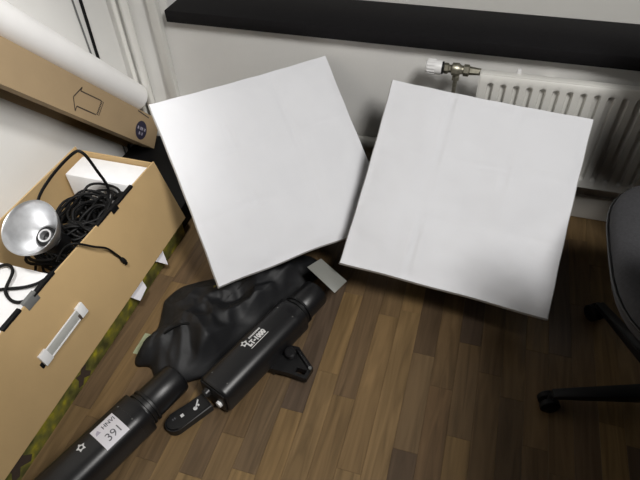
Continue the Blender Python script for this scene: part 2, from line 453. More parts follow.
# ------------------------------------------------------------------ softboxes
def softbox(name, C, ex, ey, n, depth, label, seed, sag):
    S = 0.3
    R = Matrix((ex, ey, n)).transposed().to_4x4()
    t = empty(name); t.matrix_world = Matrix.Translation(Vector(C)) @ R
    tag(t, label, 'softbox', 'square softboxes leaning by the radiator')
    G = 56
    def hgt(x, y):
        u, v = x / S, y / S
        h = 0.010 * (1 - u ** 4) * (1 - v ** 4)
        h += 0.009 * noise.noise(Vector((x * 7 + seed, y * 7, seed))) + 0.003 * noise.noise(Vector((x * 22, y * 20 + seed, seed)))
        amp = .011 * max(0, .35 + noise.noise(Vector((x * 6 + 9, y * 6 + seed, 3))))
        for c in (-0.36, 0.32):
            wv = 0.015 * math.sin(4 * v + seed + c)
            h -= amp * math.exp(-((u - c - wv) / 0.014) ** 2)
            h -= amp * math.exp(-((v - c * 0.9 - 0.02 * math.sin(3 * u + seed)) / 0.014) ** 2)
        return h * min(1, (1 - abs(u)) * 14 + .05) * min(1, (1 - abs(v)) * 14 + .05)
    def edge(x, y):     # the hem between the corners is not quite straight
        u, v = x / S, y / S
        dy = 0; dx = 0
        if v < 0: dy = -v * (sag * (0.6 * math.sin((u + 1) * PI / 2) + .25 * math.sin(u * 7 + seed))) * (1 - u ** 8)
        if v > 0: dy = -v * .004 * (1 - u * u) + v * .0005 * math.sin(u * 17 + seed)
        dx = -u * .004 * (1 - v * v) + u * .0005 * math.sin(v * 15 + seed)
        return x + dx, y + dy
    bm = bmesh.new(); g = []
    for j in range(G + 1):
        row = []
        for i in range(G + 1):
            x = -S + 2 * S * i / G; y = -S + 2 * S * j / G
            X, Y = edge(x, y)
            row.append(bm.verts.new((X, Y, hgt(x, y))))
        g.append(row)
    for j in range(G):
        for i in range(G): bm.faces.new((g[j][i], g[j][i + 1], g[j + 1][i + 1], g[j + 1][i]))
    dif = link_mesh('diffuser', bm, M_diff, t, smooth=True)
    # hem wrapped round the rim: a narrow white band
    loop = [(-S + 2 * S * k / 30, -S) for k in range(30)] + [(S, -S + 2 * S * k / 30) for k in range(30)] + \
           [(S - 2 * S * k / 30, S) for k in range(30)] + [(-S, S - 2 * S * k / 30) for k in range(30)]
    bm = bmesh.new(); a = []; b_ = []; c_ = []
    for x, y in loop:
        X, Y = edge(x, y)
        a.append(bm.verts.new((X, Y, 0.0005))); b_.append(bm.verts.new((X * 1.012, Y * 1.012, -.008))); c_.append(bm.verts.new((X * 1.010, Y * 1.010, -.022)))
    N_ = len(loop)
    for k in range(N_):
        j = (k + 1) % N_
        bm.faces.new((a[k], a[j], b_[j], b_[k])); bm.faces.new((b_[k], b_[j], c_[j], c_[k]))
    hm = link_mesh('hem', bm, M_hem, t)
    # four tapering cloth sides
    rr = 0.075
    cs = [(-S, -S), (S, -S), (S, S), (-S, S)]
    lip = -0.015
    for k in range(4):
        p, q = Vector((*cs[k], 0)), Vector((*cs[(k + 1) % 4], 0))
        bm = bmesh.new(); rows = []
        for s in range(9):
            f = s / 8; row = []
            for i in range(11):
                e = p.lerp(q, i / 10)
                ang = math.atan2(p.y, p.x) + PI / 2 * i / 10
                if s == 0: P = Vector((*edge(e.x, e.y), lip))
                else:
                    ri = Vector((rr * math.cos(ang), rr * math.sin(ang), 0))
                    P = Vector((e.x, e.y, 0)).lerp(ri, f); P.z = lip + (-depth + .03 - lip) * f
                    inn = -0.02 * math.sin(f * PI) * math.sin(i / 10 * PI)
                    P.x += inn * math.cos(ang); P.y += inn * math.sin(ang)
                row.append(bm.verts.new(P))
            rows.append(row)
        for r1, r2 in zip(rows[:-1], rows[1:]):
            for i in range(10): bm.faces.new((r1[i], r1[i + 1], r2[i + 1], r2[i]))
        link_mesh('side_panel', bm, M_boxcloth, t, smooth=True)
    for k in range(4):
        x, y = cs[k]
        tube('rod', [(x * .985, y * .985, lip), (x * .6, y * .6, -depth * .42), (rr * .72 * (1 if x > 0 else -1), rr * .72 * (1 if y > 0 else -1), -depth + .02)], .004, M_blackmetal, t)
    lathe('speed_ring', [(0, rr - .002), (0.0, rr + .006), (.018, rr + .006), (.018, rr - .010), (.0, rr - .010), (0, rr - .002)], (0, 0, -depth + .014), (0, 0, 1), M_silver, t, 36, 40, False, False)
    return t
def basis(TL, TR, BR, BL):
    TL, TR, BR, BL = map(Vector, (TL, TR, BR, BL))
    ex = ((TR - TL) + (BR - BL)).normalized(); ey = ((TL - BL) + (TR - BR)); ey = (ey - ey.dot(ex) * ex).normalized()
    return (TL + TR + BR + BL) / 4, ex, ey, ex.cross(ey)
B1 = basis((-.947, 1.252, .504), (-.500, 1.652, .520), (-.173, 1.301, .161), (-.619, .900, .145))
B2 = basis((-.252, 1.553, .516), (.347, 1.532, .478), (.309, 1.037, .141), (-.289, 1.058, .179))
softbox('softbox', *B1, 0.345, 'white square softbox tilted between the cartons and the other softbox', 1.3, 0.008)
softbox('softbox', *B2, 0.335, 'white square softbox leaning in front of the radiator', 5.7, 0.004)

# ------------------------------------------------------------------ cartons on the left
# flat printed carton at the bottom
pc = tag(empty('printed_carton', (-1.1, 0.9, 0)), 'flat carton printed with a green photo lying under the open carton', 'carton')
cbox('body', (-1.305, -0.914, 0.10, 1.206, 0.0, 0.088), M_green, pc, .002)
for (y, z, s) in ((0.578, 0.035, 1.0), (0.31, 0.05, 1.3), (0.20, 0.04, 1.0)):
    bm = bmesh.new()
    blob = [(-.03, -.02), (-.012, -.028), (.0, -.012), (.02, -.03), (.03, -.02), (.016, .004), (.028, .018), (.01, .028), (-.004, .012), (-.022, .022), (-.018, .0)]
    bm.faces.new([bm.verts.new((0.1864, y - .9 + a * s, z + b_ * s)) for a, b_ in blob])
    link_mesh('printed_figure', bm, M_dprint, pc)
for pts in ([(.99, .086), (1.055, .086), (1.045, .072), (1.025, .036)], [(.835, .086), (.915, .086), (.905, .052), (.855, .046)]):
    bm = prism_bm([(y - .9, z) for y, z in pts], 0, .0012)
    for v in bm.verts: v.co = Vector((0.1862 + v.co.z + (.088 - v.co.y) * .55 + .004, v.co.x, v.co.y))
    link_mesh('white_flap', bm, M_label, pc)

bc_ = tag(empty('shade_block', (-1.1, 1.44, 0)), 'added black block for the deep shade under the long carton', 'case')  # black block put in where the corner lies in shadow; also props long carton
cbox('shell', (-1.31, -0.93, 1.225, 1.652, 0.0, 0.088), M_rubber, bc_, .008)
for y in (1.30, 1.55): cbox('shade_block_latch', (-.93, -.925, y, y + .03, .03, .06), M_blackmetal, bc_, .001)
# tall open carton
oc = tag(empty('open_carton', (-1.1, 0.66, 0.0885)), 'open brown carton packed with cables and foam on top of the green carton', 'carton')
l = oc.location
def W(p): return Vector(p) - l
Y0, Y1 = 0.10, 1.204
ZB, ZT = 0.0885, 0.322
def fx(z): return -.894 - .277 * (z - .092)
th = 0.005
hexa('front_panel', [W(p) for p in [(fx(ZB), Y0, ZB), (fx(ZB), Y1, ZB), (fx(ZB) - th, Y1, ZB), (fx(ZB) - th, Y0, ZB),
     (fx(.345), Y0, .345), (fx(.318), Y1 + .003, .318), (fx(.318) - th, Y1 + .003, .318), (fx(.345) - th, Y0, .345)]], M_card, oc)
box('back_panel', (-1.250 - l.x, -1.245 - l.x, Y0 - l.y, Y1 - l.y, 0, ZT + .006 - l.z), M_card, oc)
hexa('end_panel', [W(p) for p in [(-1.245, Y1 - th, ZB), (fx(ZB) - th, Y1 - th, ZB), (fx(ZB) - th, Y1, ZB), (-1.245, Y1, ZB),
     (-1.245, Y1 - th, .318), (fx(.316) - th, Y1 - th, .316), (fx(.316) - th, Y1, .316), (-1.245, Y1, .318)]], M_card, oc)
hexa('end_panel', [W(p) for p in [(-1.245, Y0, ZB), (fx(ZB) - th, Y0, ZB), (fx(ZB) - th, Y0 + th, ZB), (-1.245, Y0 + th, ZB),
     (-1.245, Y0, .33), (fx(.33) - th, Y0, .33), (fx(.33) - th, Y0 + th, .33), (-1.245, Y0 + th, .33)]], M_card, oc)
box('bottom_panel', (-1.245 - l.x, fx(ZB) - th - l.x, Y0 + th - l.y, Y1 - th - l.y, 0, .006), M_card, oc)
# carrying handle on the slanting front
def face_pt(y, s, h):   # s: height z on the face, h: lift off the face
    nx, nz = 1 / math.hypot(1, .277), .277 / math.hypot(1, .277)
    return W((fx(s) + nx * h, y, s + nz * h))
def face_slab(name, ys, zs_, h0, h1, m, parent):
    pts = [face_pt(y, z, h) for h in (h0, h1) for y, z in ((ys[0], zs_[0]), (ys[1], zs_[0]), (ys[1], zs_[1]), (ys[0], zs_[1]))]
    return hexa(name, pts, m, parent, .001)
hnd = face_slab('carry_handle', (0.53, 0.68), (0.192, 0.216), .005, .0075, M_clip2, oc)
face_slab('handle_rim', (0.53, 0.68), (0.188, 0.1925), .005, .0085, M_white_plastic, hnd)
face_slab('handle_rim', (0.53, 0.68), (0.2155, 0.220), .005, .0085, M_white_plastic, hnd)
face_slab('handle_end', (0.511, 0.538), (0.186, 0.222), .0005, .009, M_white_plastic, hnd)
face_slab('handle_end', (0.668, 0.694), (0.186, 0.222), .0005, .009, M_white_plastic, hnd)
face_slab('handle_slot', (0.502, 0.511), (0.186, 0.202), .0004, .002, M_rubber, hnd)
face_slab('handle_slot', (0.660, 0.668), (0.187, 0.203), .0075, .0088, M_dprint, hnd)
# clips along the rim of the front panel
def rim_clip(name, ya, yb, z0, z1, m, xo=0.0, thick=.008):
    zt = .333
    pts = []
    for z in (z0, z1):
        for dx, y in ((-th - .004, ya), (.0015, ya), (.0015, yb), (-th - .004, yb)):
            pts.append(W((fx(z) + dx + xo, y, z)))
    return hexa(name, pts, m, oc, .001)
rim_clip('rim_tape', 0.985, 1.075, .3175, .325, M_rubber)
rim_clip('rim_tape', 0.885, 0.955, .3215, .3285, M_rubber)
rim_clip('rim_tape', 0.955, 0.985, .308, .3265, M_rubber)
rim_clip('rim_tape', 0.61, 0.695, .330, .338, M_rubber)
rim_clip('rim_clip', 0.578, 0.622, .318, .342, M_clip)
rim_clip('rim_tape', 0.50, 0.565, .333, .341, M_rubber)

# foam pieces in the open carton
def foam(dims, label):
    return tag(box('foam_block', dims, M_foam, bev=.004), label, 'foam', 'white foam packing in the open carton')
foam((-1.225, -0.972, 1.095, 1.196, 0.0955, 0.300), 'white foam block at the far end of the open carton')
foam((-1.237, -0.972, 0.30, 0.735, 0.0955, 0.262), 'flat white foam piece under the silver reflector in the open carton')
tag(box('foam_block', (-1.045, -0.985, 0.88, 0.95, 0.10, 0.262), M_foam, bev=.004), 'small pale foam piece half buried in the black cables', 'foam', 'white foam packing in the open carton')

# black socket with reflector
rf = tag(empty('reflector_dish', (-1.035, 0.765, 0.30)), 'round silver reflector dish with black socket in the open carton', 'reflector')
n_ = Vector((.05, -.46, .90)).normalized()
rc = Vector((-1.054, 0.764, 0.408)) - rf.location
prof_ = [(-.082, .024), (-.078, .029), (-.064, .043), (-.043, .057), (-.021, .068), (0, .0745), (.002, .0775), (-.003, .0775), (-.023, .071), (-.045, .060), (-.067, .046), (-.082, .033), (-.087, .026), (-.082, .024)]
lathe('dish', prof_, rc, n_, M_silver, rf, 48, 50, False, False)
lathe('throat_ring', [(-.086, .0285), (-.072, .0275), (-.071, .021), (-.086, .021)], rc, n_, M_rubber, rf, 32, 40, False, False)
lathe('throat_ring', [(-.084, .020), (-.066, .019), (-.066, .014), (-.084, .014)], rc, n_, M_silver, rf, 32, 40, False, False)
lathe('socket', [(-.150, .028), (-.146, .032), (-.092, .032), (-.087, .027)], rc, n_, M_blackpl, rf, 28, 40)
# cable heap
heap_c = (-1.06, 0.90)
cbl = tag(empty('cable_bundle', (-1.08, 0.92, 0.0955)), 'tangled bundle of black cables heaped in the open carton', 'cables')
def coil(seed, r0, k, zc, cx, cy, r=.0042):
    rnd = random.Random(seed); pts = []
    for i in range(k):
        a = i * 0.95 + seed; rr_ = r0 * (0.5 + 0.5 * rnd.random())
        x = cx + 0.85 * rr_ * math.cos(a); y = cy + 1.15 * rr_ * math.sin(a)
        x = min(max(x, -1.232), -.978); y = min(max(y, .80), 1.085)
        pts.append((x + 1.08, y - .92, zc - .0955 + (rnd.random() - .5) * .06))
    tube('cable', pts, r, M_rubber, cbl, 7, 6)
coil(1, .15, 46, .165, -1.10, .92); coil(2, .13, 44, .215, -1.09, .93); coil(3, .10, 34, .27, -1.05, 1.0); coil(4, .08, 30, .285, -1.02, .95)
coil(5, .10, 34, .25, -1.04, .85); coil(6, .11, 34, .28, -1.07, .96); coil(7, .14, 46, .235, -1.11, .91, .005); coil(8, .12, 40, .20, -1.06, .97, .005)
tag(tube('arched_cable', [(-1.19, .90, .25), (-1.175, .915, .34), (-1.135, .96, .405), (-1.06, 1.0, .475), (-1.03, 1.01, .478), (-1.015, 1.02, .41), (-1.01, 1.03, .335), (-1.02, 1.0, .27)], .0045, M_rubber, n=10), 'black cable arching up out of the open carton', 'cable')
pc_ = tag(empty('plug_cable', (-0.95, 0.8, 0.33)), 'black cable with a small plug hanging over the carton front', 'cable')
def Wp(p): return Vector(p) - pc_.location
tube('cord', [Wp(p) for p in [(-1.02, .76, .29), (-.985, .775, .338), (-.958, .79, .347), (-.938, .825, .306), (-.930, .858, .268), (-.921, .873, .230), (-.915, .881, .205)]], .0032, M_rubber, pc_)
lathe('plug', [(0, .0035), (.004, .0065), (.020, .0075), (.022, .005), (.030, .005)], Wp((-.916, .880, .208)), (.18, .22, -.95), M_rubber, pc_, 14)
tag(tube('looped_cable', [(-1.20, .58, .275), (-1.21, .66, .272), (-1.17, .72, .275), (-1.12, .70, .285), (-1.10, .64, .275), (-1.05, .62, .27), (-1.00, .66, .28), (-.985, .74, .30)], .0045, M_rubber, n=10), 'black cable looping over the flat foam beside the reflector', 'cable')
tag(tube('looped_cable', [(-1.17, .60, .272), (-1.13, .64, .271), (-1.06, .67, .272), (-1.02, .70, .28), (-.99, .75, .30)], .0045, M_rubber, n=10), 'short black cable lying across the flat foam piece', 'cable')

# long carton leaning in the corner
A = Vector((-1.205, 1.546, 0.091)); D = Vector((0, -.680, .733)); P_ = Vector((0, .733, .680)); Xd = Vector((-1, 0, 0))
lc = tag(empty('long_carton', A), 'long brown carton with printed arrow leaning along the left wall', 'carton')
HT, DP, LN = .118, .112, 1.25
def LCP(s, h, d): return D * s + P_ * h + Xd * d
def lcbox(name, s, h, d, m, parent=lc, bev=0.0):
    return hexa(name, [LCP(s[0], h[0], d[0]), LCP(s[1], h[0], d[0]), LCP(s[1], h[0], d[1]), LCP(s[0], h[0], d[1]),
                       LCP(s[0], h[1], d[0]), LCP(s[1], h[1], d[0]), LCP(s[1], h[1], d[1]), LCP(s[0], h[1], d[1])], m, parent, bev)
t_ = .004
lcbox('side_panel', (0, LN), (0, HT), (0, t_), M_card2)
lcbox('side_panel', (0, LN), (0, HT), (DP - t_, DP), M_card2)
lcbox('top_panel', (0, LN), (HT - t_, HT), (t_, DP - t_), M_card2)
lcbox('end_flap', (0, t_), (t_, HT - t_), (t_, DP - t_), M_card2)
lcbox('end_flap', (LN - t_, LN), (t_, HT - t_), (t_, DP - t_), M_card2)
lcbox('bottom_flap', (0, LN), (0, t_), (t_, .056), M_card2)
lcbox('bottom_flap', (.02, LN), (-.014, 0), (DP - t_, DP), M_card2)
def lcpoly(name, pts, m, d=-.0006):
    bm = bmesh.new(); bm.faces.new([bm.verts.new(LCP(s, h, d)) for s, h in pts]); return link_mesh(name, bm, m, lc)
def toSH(y, z):
    q = Vector((0, y, z)) - Vector((0, A.y, A.z)); return (q.dot(D), q.dot(P_))
def stroke(name, a, b_, wd, m):
    a = Vector(a); b_ = Vector(b_); n = Vector((-(b_ - a).y, (b_ - a).x)).normalized() * wd / 2
    return lcpoly(name, [a + n, b_ + n, b_ - n, a - n], m)
a0 = toSH(1.234, .505); t1 = toSH(1.285, .510); t2 = toSH(1.219, .463); s1 = toSH(1.273, .504); s2 = toSH(1.233, .472); e1 = toSH(1.347, .426); e2 = toSH(1.301, .399)
for q0, q1 in ((a0, t1), (a0, t2), (t1, s1), (t2, s2), (s1, e1), (s2, e2)): stroke('printed_arrow', q0, q1, .0042, M_dprint)
for k, (f0, f1) in enumerate(((0.0, .0), (.006, .006))):
    pass
for off, wd in ((.004, .008), (.014, .003)):
    d_ = Vector(e2) - Vector(e1); ax = Vector((-1, 0))
    if wd > .003:
        for k in range(9):
            q = Vector(e1) + d_ * (k / 9.0) + ax * off; stroke('printed_line', q, q + d_ / 9 * .72, wd, M_dprint)
    else:
        q = Vector(e1) + ax * off; stroke('printed_line', q, q + d_, wd, M_dprint)
bc = Vector(toSH(1.502, .208)); bc = Vector((bc.x, bc.y))
lcpoly('printed_badge', [(bc.x + .038 * math.cos(2 * PI * k / 32), bc.y + .036 * math.sin(2 * PI * k / 32)) for k in range(32)], M_navy)
for row, nn in ((.006, 6), (-.013, 3)):
    for k in range(nn):
        cx = bc.x + (nn / 2 - k - .5) * .0095
        lcpoly('badge_mark', [(cx - .0033, bc.y + row - .0055), (cx + .0033, bc.y + row - .0055), (cx + .0033, bc.y + row + .0055), (cx - .0033, bc.y + row + .0055)], M_gprint if k % 3 == 1 else M_pprint, -.0011)
stroke('printed_line', (bc.x + .045, .112), (bc.x - .036, .105), .005, M_dprint)

# white paper roll lying on the long carton
rp = A + D * 0.11 + P_ * (HT + .0545) + Xd * .057
tag(lathe('paper_roll', [(0, .018), (0, .0535), (1.2, .0535), (1.2, .018), (0, .018)], rp, D, M_roll, None, 48, 40, False, False), 'thick white paper roll resting on the long leaning carton', 'paper roll')
# cords on the left wall
tag(tube('wall_cord', [(XL + .005, 1.545, 1.2), (XL + .006, 1.545, .9), (XL + .007, 1.54, .66), (XL + .006, 1.535, .5), (XL + .006, 1.53, .3), (XL + .006, 1.54, .02)], .0055, M_rubber, n=10), 'black cord hanging down the left wall near the pipes', 'cord')
tag(tube('wall_cord', [(XL + .004, 1.508, 1.2), (XL + .004, 1.508, .9), (XL + .0045, 1.506, .66), (XL + .004, 1.508, .5), (XL + .004, 1.51, .02)], .0032, M_clip, n=10), 'thin grey cord running beside the black cord on the wall', 'cord')

# ------------------------------------------------------------------ studio flash heads
HW, HH = .055, .052     # body half width / half height
SEC = []
def sec_pt(a, hw, hh, e=3.0):
    s, c = math.sin(a), math.cos(a)
    return (hw * math.copysign(abs(s) ** (2 / e), s), hh * math.copysign(abs(c) ** (2 / e), c))
def sec_wrap(u, hw, hh, lift):
    """arc length u from the top centre (+ to the right) -> (x,z)"""
    sgn = 1 if u >= 0 else -1; u = abs(u); acc = 0; p0 = sec_pt(0, hw, hh); a = 0
    while acc < u and a < PI:
        a += .01; p1 = sec_pt(a, hw, hh); acc += math.hypot(p1[0] - p0[0], p1[1] - p0[1]); p0 = p1
    q = sec_pt(a + .02, hw, hh); q0 = sec_pt(max(a - .02, -1), hw, hh)
    tx, tz = q[0] - q0[0], q[1] - q0[1]; L = math.hypot(tx, tz) or 1
    nx, nz = -tz / L, tx / L
    return sgn * (p0[0] + nx * lift), p0[1] + nz * lift
def sec_body(name, prof, m, parent, zc, e=3.0, n=48):
    bm = bmesh.new(); rings = []
    for y, f in prof:
        rings.append([bm.verts.new((x, y, z + zc)) for x, z in (sec_pt(2 * PI * k / n, HW * f, HH * f, e) for k in range(n))])
    for a, b_ in zip(rings[:-1], rings[1:]):
        for k in range(n): bm.faces.new((a[k], a[(k + 1) % n], b_[(k + 1) % n], b_[k]))
    bm.faces.new(rings[0][::-1]); bm.faces.new(rings[-1])
    return smooth_by_angle(link_mesh(name, bm, m, parent), 35)

def flash_head(loc, rz, label, body_len, capl):
    t = tag(empty('flash_head', loc, (0, 0, rz)), label, 'studio light', 'black studio flash heads on the floor')
    zc = HH + .003
    body = sec_body('body', [(-body_len, .90), (-body_len + .004, .97), (-body_len + .010, 1.0), (0, 1.0)], M_blackmetal, t, zc)
    sec_body('end_band', [(-.034, 1.008), (-.002, 1.008), (0, .985)], M_blackmetal, t, zc)
    for y in (-.036, -body_len + .030):
        for u in (-.028, .028):
            x, z = sec_wrap(u, HW, HH, 0)
            lathe('screw', [(0, .0022), (.0008, .0018)], (x, y + (0 if y > -.1 else 0), z + zc), (0, 0, 1), M_clip, body, 10)
    lathe('front_flange', [(-.001, .046), (.006, .046), (.007, .050), (.012, .050), (.013, .0445), (.019, .0445), (.0195, .0495), (.026, .0495), (.027, .045)], (0, 0, zc), (0, 1, 0), M_blackpl, t, 48)
    lathe('protective_cap', [(0, .043), (.004, .0455), (capl - .012, .0455), (capl - .004, .043), (capl, .036), (capl + .0005, .0)], (0, .026, zc), (0, 1, 0), M_blackmetal, t, 48, 50)
    # rear control panel
    bm = box_bm(-HW * .80, HW * .80, -body_len - .004, -body_len, zc - HH * .78, zc + HH * .78, .003)
    rear = smooth_by_angle(link_mesh('rear_panel', bm, M_blackpl, t), 40)
    lathe('switch', [(0, .010), (.008, .009)], (.022, -body_len - .004, zc - .01), (0, -1, 0), M_white_plastic, rear, 16)
    lathe('dial', [(0, .014), (.012, .012)], (-.018, -body_len - .004, zc + .012), (0, -1, 0), M_blackmetal, rear, 20)
    return t, body, zc

def wrapped(name, V, F, uc, yc, m, parent, zc, lift):
    # text x runs along the body axis, text y runs to the left over the top
    return mapped(name, V, F, lambda x, y: (lambda q: (q[0], yc + x, q[1] + zc))(sec_wrap(uc - y, HW, HH, lift)), m, parent)
def strip(uw, yw, nu=10):
    V = []; F = []
    for i in range(nu + 1):
        for sx in (-1, 1): V.append((sx * yw / 2, -uw / 2 + uw * i / nu))
    for i in range(nu): F.append((2 * i, 2 * i + 1, 2 * i + 3, 2 * i + 2))
    return V, F

# first head, in the middle of the floor
ang1 = -math.atan2(.355, .935)
f1, b1, zc = flash_head((-.398, .925, .002), ang1, 'black studio flash head with white star logo lying in the middle of the floor', .335, .085)
star = [( .0125 * (1 if k % 2 == 0 else .58) * math.cos(PI / 2 + k * PI / 5), .0125 * (1 if k % 2 == 0 else .58) * math.sin(PI / 2 + k * PI / 5)) for k in range(10)]
inn = [(.0045 * math.cos(PI / 2 + k * PI / 5), .0045 * math.sin(PI / 2 + k * PI / 5)) for k in range(10)]
V = star + inn; F = [(k, (k + 1) % 10, 10 + (k + 1) % 10, 10 + k) for k in range(10)]
UC = -.010; YC = -.155
wrapped('star_logo', V, F, UC - .010, YC - .033, M_print, b1, zc, .0006)
V = []; F = []
for k in range(9):
    i0 = len(V); x_ = -.016 + k * .0052; V += [(x_, -.003), (x_ + .0038, -.003), (x_ + .0038, .003), (x_, .003)]; F.append((i0, i0 + 1, i0 + 2, i0 + 3))
wrapped('lettering', V, F, UC - .012, YC + .003, M_print, b1, zc, .0006)
wrapped('lettering', *text_geo('LT-1000', .019, bold=.0012), UC + .004, YC + .002, M_print, b1, zc, .0006)
V, F = strip(.0022, .070, 2); wrapped('lettering', V, F, UC + .0165, YC + .002, M_print, b1, zc, .0006)
# stand bracket at its side
def loc1(p):
    c, s = math.cos(-ang1), math.sin(-ang1); x, y = p[0] + .398, p[1] - .925
    return (c * x - s * y, s * x + c * y)
br = [(-.425, .765), (-.375, .832), (-.352, .832), (-.293, .777), (-.301, .737), (-.352, .742), (-.425, .742)]
hole = [(-.336, .7665), (-.306, .7635), (-.310, .7475), (-.338, .751)]
bm = bmesh.new()
hx = [loc1(p) for p in hole]; ob = [loc1(p) for p in br]
zz = (.016, .034)
def plate(poly, z0, z1): prism_bm(poly, z0, z1, bm)
plate([ob[0], ob[1], ob[2], hx[0], hx[3], ob[5], ob[6]], *zz)
plate([ob[2], ob[3], hx[1], hx[0]], *zz); plate([ob[3], ob[4], hx[2], hx[1]], *zz); plate([ob[4], ob[5], hx[3], hx[2]], *zz)
brk = link_mesh('stand_bracket', bm, M_blackpl, f1)
q = loc1((-.368, .800)); lathe('bracket_knob', [(0, .016), (.004, .018), (.016, .018), (.020, .014)], (q[0], q[1], .034), (0, 0, 1), M_blackmetal, brk, 18)
q = loc1((-.352, .818)); r_ = loc1((-.300, .772)); tube('bracket_rib', [(q[0], q[1], .038), ((q[0] + r_[0]) / 2, (q[1] + r_[1]) / 2, .040), (r_[0], r_[1], .038)], .006, M_blackpl, brk)
q = loc1((-.299, .768)); lathe('lock_bolt', [(0, .005), (.006, .005)], (q[0], q[1], .040), (0, 0, 1), M_clip, brk, 10)
q = loc1((-.405, .757)); box('bracket_foot', (q[0] - .03, q[0] + .01, q[1] - .012, q[1] + .012, -.001, .03), M_blackpl, f1, .003)

# second head, cut by the bottom of the picture
ang2 = -math.atan2(.348, .937)
f2, b2, zc = flash_head((-.685, .517, .002), ang2, 'black studio flash head with white numbered label at the lower left', .34, .105)
V, F = strip(.069, .067, 12); LU, LY = .008, -.090
lb = wrapped('label', V, F, LU, LY, M_label, b2, zc, .0005)
wrapped('lettering', *text_geo('391', .030), LU + .013, LY + .004, M_gprint, lb, zc, .0012)
wrapped('lettering', *text_geo('HNVI', .016, bold=.0003), LU - .018, LY + .011, M_gprint, lb, zc, .0011)
V, F = strip(.0012, .046, 2); wrapped('lettering', V, F, LU - .007, LY - .002, M_pprint, lb, zc, .0011)
wrapped('label_emblem', [(-.007, -.005), (.007, -.005), (.003, .006), (-.004, .002)], [(0, 1, 2, 3)], LU - .017, LY - .022, M_pprint, lb, zc, .0011)
wrapped('star_logo', star + inn, [(k, (k + 1) % 10, 10 + (k + 1) % 10, 10 + k) for k in range(10)], -.012, -.158, M_print, b2, zc, .0006)

# remote control next to it
rm = tag(empty('remote_control', (-.578, .560, .001), (0, 0, -math.atan2(.063, .098))), 'black rounded remote control with white key symbol between the flash heads', 'remote')
poly = []
for k in range(13): a = PI + PI * k / 12; poly.append((.026 * math.cos(a), -.040 + .026 * math.sin(a)))
poly += [(.026, .062), (-.026, .062)]
bm = prism_bm(poly, 0, .028)
bmesh.ops.bevel(bm, geom=[e for e in bm.edges if all(v.co.z > .02 for v in e.verts)], offset=.005, segments=3, affect='EDGES')
smooth_by_angle(link_mesh('shell', bm, M_blackpl, rm), 40)
def rmk(name, pts, m=M_print):
    bm = bmesh.new(); bm.faces.new([bm.verts.new((x, y, .0284)) for x, y in pts]); link_mesh(name, bm, m, rm)
rmk('indicator', [(-.006, -.020), (.003, -.020), (.003, -.011), (-.006, -.011)])
rmk('key_symbol', [(-.008 + .006 * math.cos(k * PI / 4) + .012, .022 + .006 * math.sin(k * PI / 4)) for k in range(8)])
rmk('key_symbol', [(-.016, .040), (-.012, .042), (.004, .026), (.001, .023)])
rmk('key_symbol', [(-.002, .036), (.004, .036), (.004, .031), (-.002, .031)])
for y in (-.036, -.042): rmk('small_mark', [(-.010, y), (-.004, y), (-.004, y + .003), (-.010, y + .003)], M_gprint)

# ------------------------------------------------------------------ black cloth bag crumpled on the floor
bag = tag(empty('cloth_bag', (-.66, .85, 0)), 'crumpled black nylon bag beside the flash head and under the softbox', 'bag')
out = [(-.800, .975), (-.832, .905), (-.822, .860), (-.800, .775), (-.815, .690), (-.800, .662), (-.760, .668), (-.715, .632), (-.66, .640), (-.615, .665),
       (-.575, .70), (-.540, .79), (-.505, .88), (-.470, .97), (-.435, 1.05), (-.405, 1.10), (-.37, 1.16), (-.40, 1.20), (-.47, 1.21), (-.55, 1.10), (-.62, 1.05), (-.70, 1.04)]
out = [Vector((x, y, 0)) for x, y in out]
O2 = []
for i in range(len(out)):
    a, b_, c_, d_ = out[i - 1], out[i], out[(i + 1) % len(out)], out[(i + 2) % len(out)]
    for s in range(6):
        t = s / 6
        O2.append(0.5 * ((2 * b_) + (c_ - a) * t + (2 * a - 5 * b_ + 4 * c_ - d_) * t * t + (3 * b_ - a - 3 * c_ + d_) * t ** 3))
cen = Vector((-.655, .86, 0)); NR = 48
bm = bmesh.new(); rings = []
FOLDS = [((-.81, .87), (-.70, .83), .030, .06), ((-.70, .83), (-.56, .75), .034, .055), ((-.79, .80), (-.79, .69), .022, .045), ((-.63, .98), (-.44, 1.13), .030, .06),
         ((-.71, .83), (-.66, .65), .020, .04), ((-.60, .88), (-.49, 1.0), .024, .05), ((-.76, .93), (-.66, .97), .022, .05), ((-.74, .76), (-.72, .66), .014, .03), ((-.80, .92), (-.74, .87), .016, .03)]
def fold_h(p):
    h = 0
    for a, b_, hh, wd in FOLDS:
        a = Vector((*a, 0)); b_ = Vector((*b_, 0)); q = Vector((p.x + .012 * noise.noise(p * 14), p.y + .012 * noise.noise(p * 14 + Vector((5, 2, 0))), 0))
        t = max(0, min(1, (q - a).dot(b_ - a) / (b_ - a).length_squared)); d = (q - a.lerp(b_, t)).length
        h = max(h, hh * max(0, 1 - d / wd) ** 1.15)
    return h
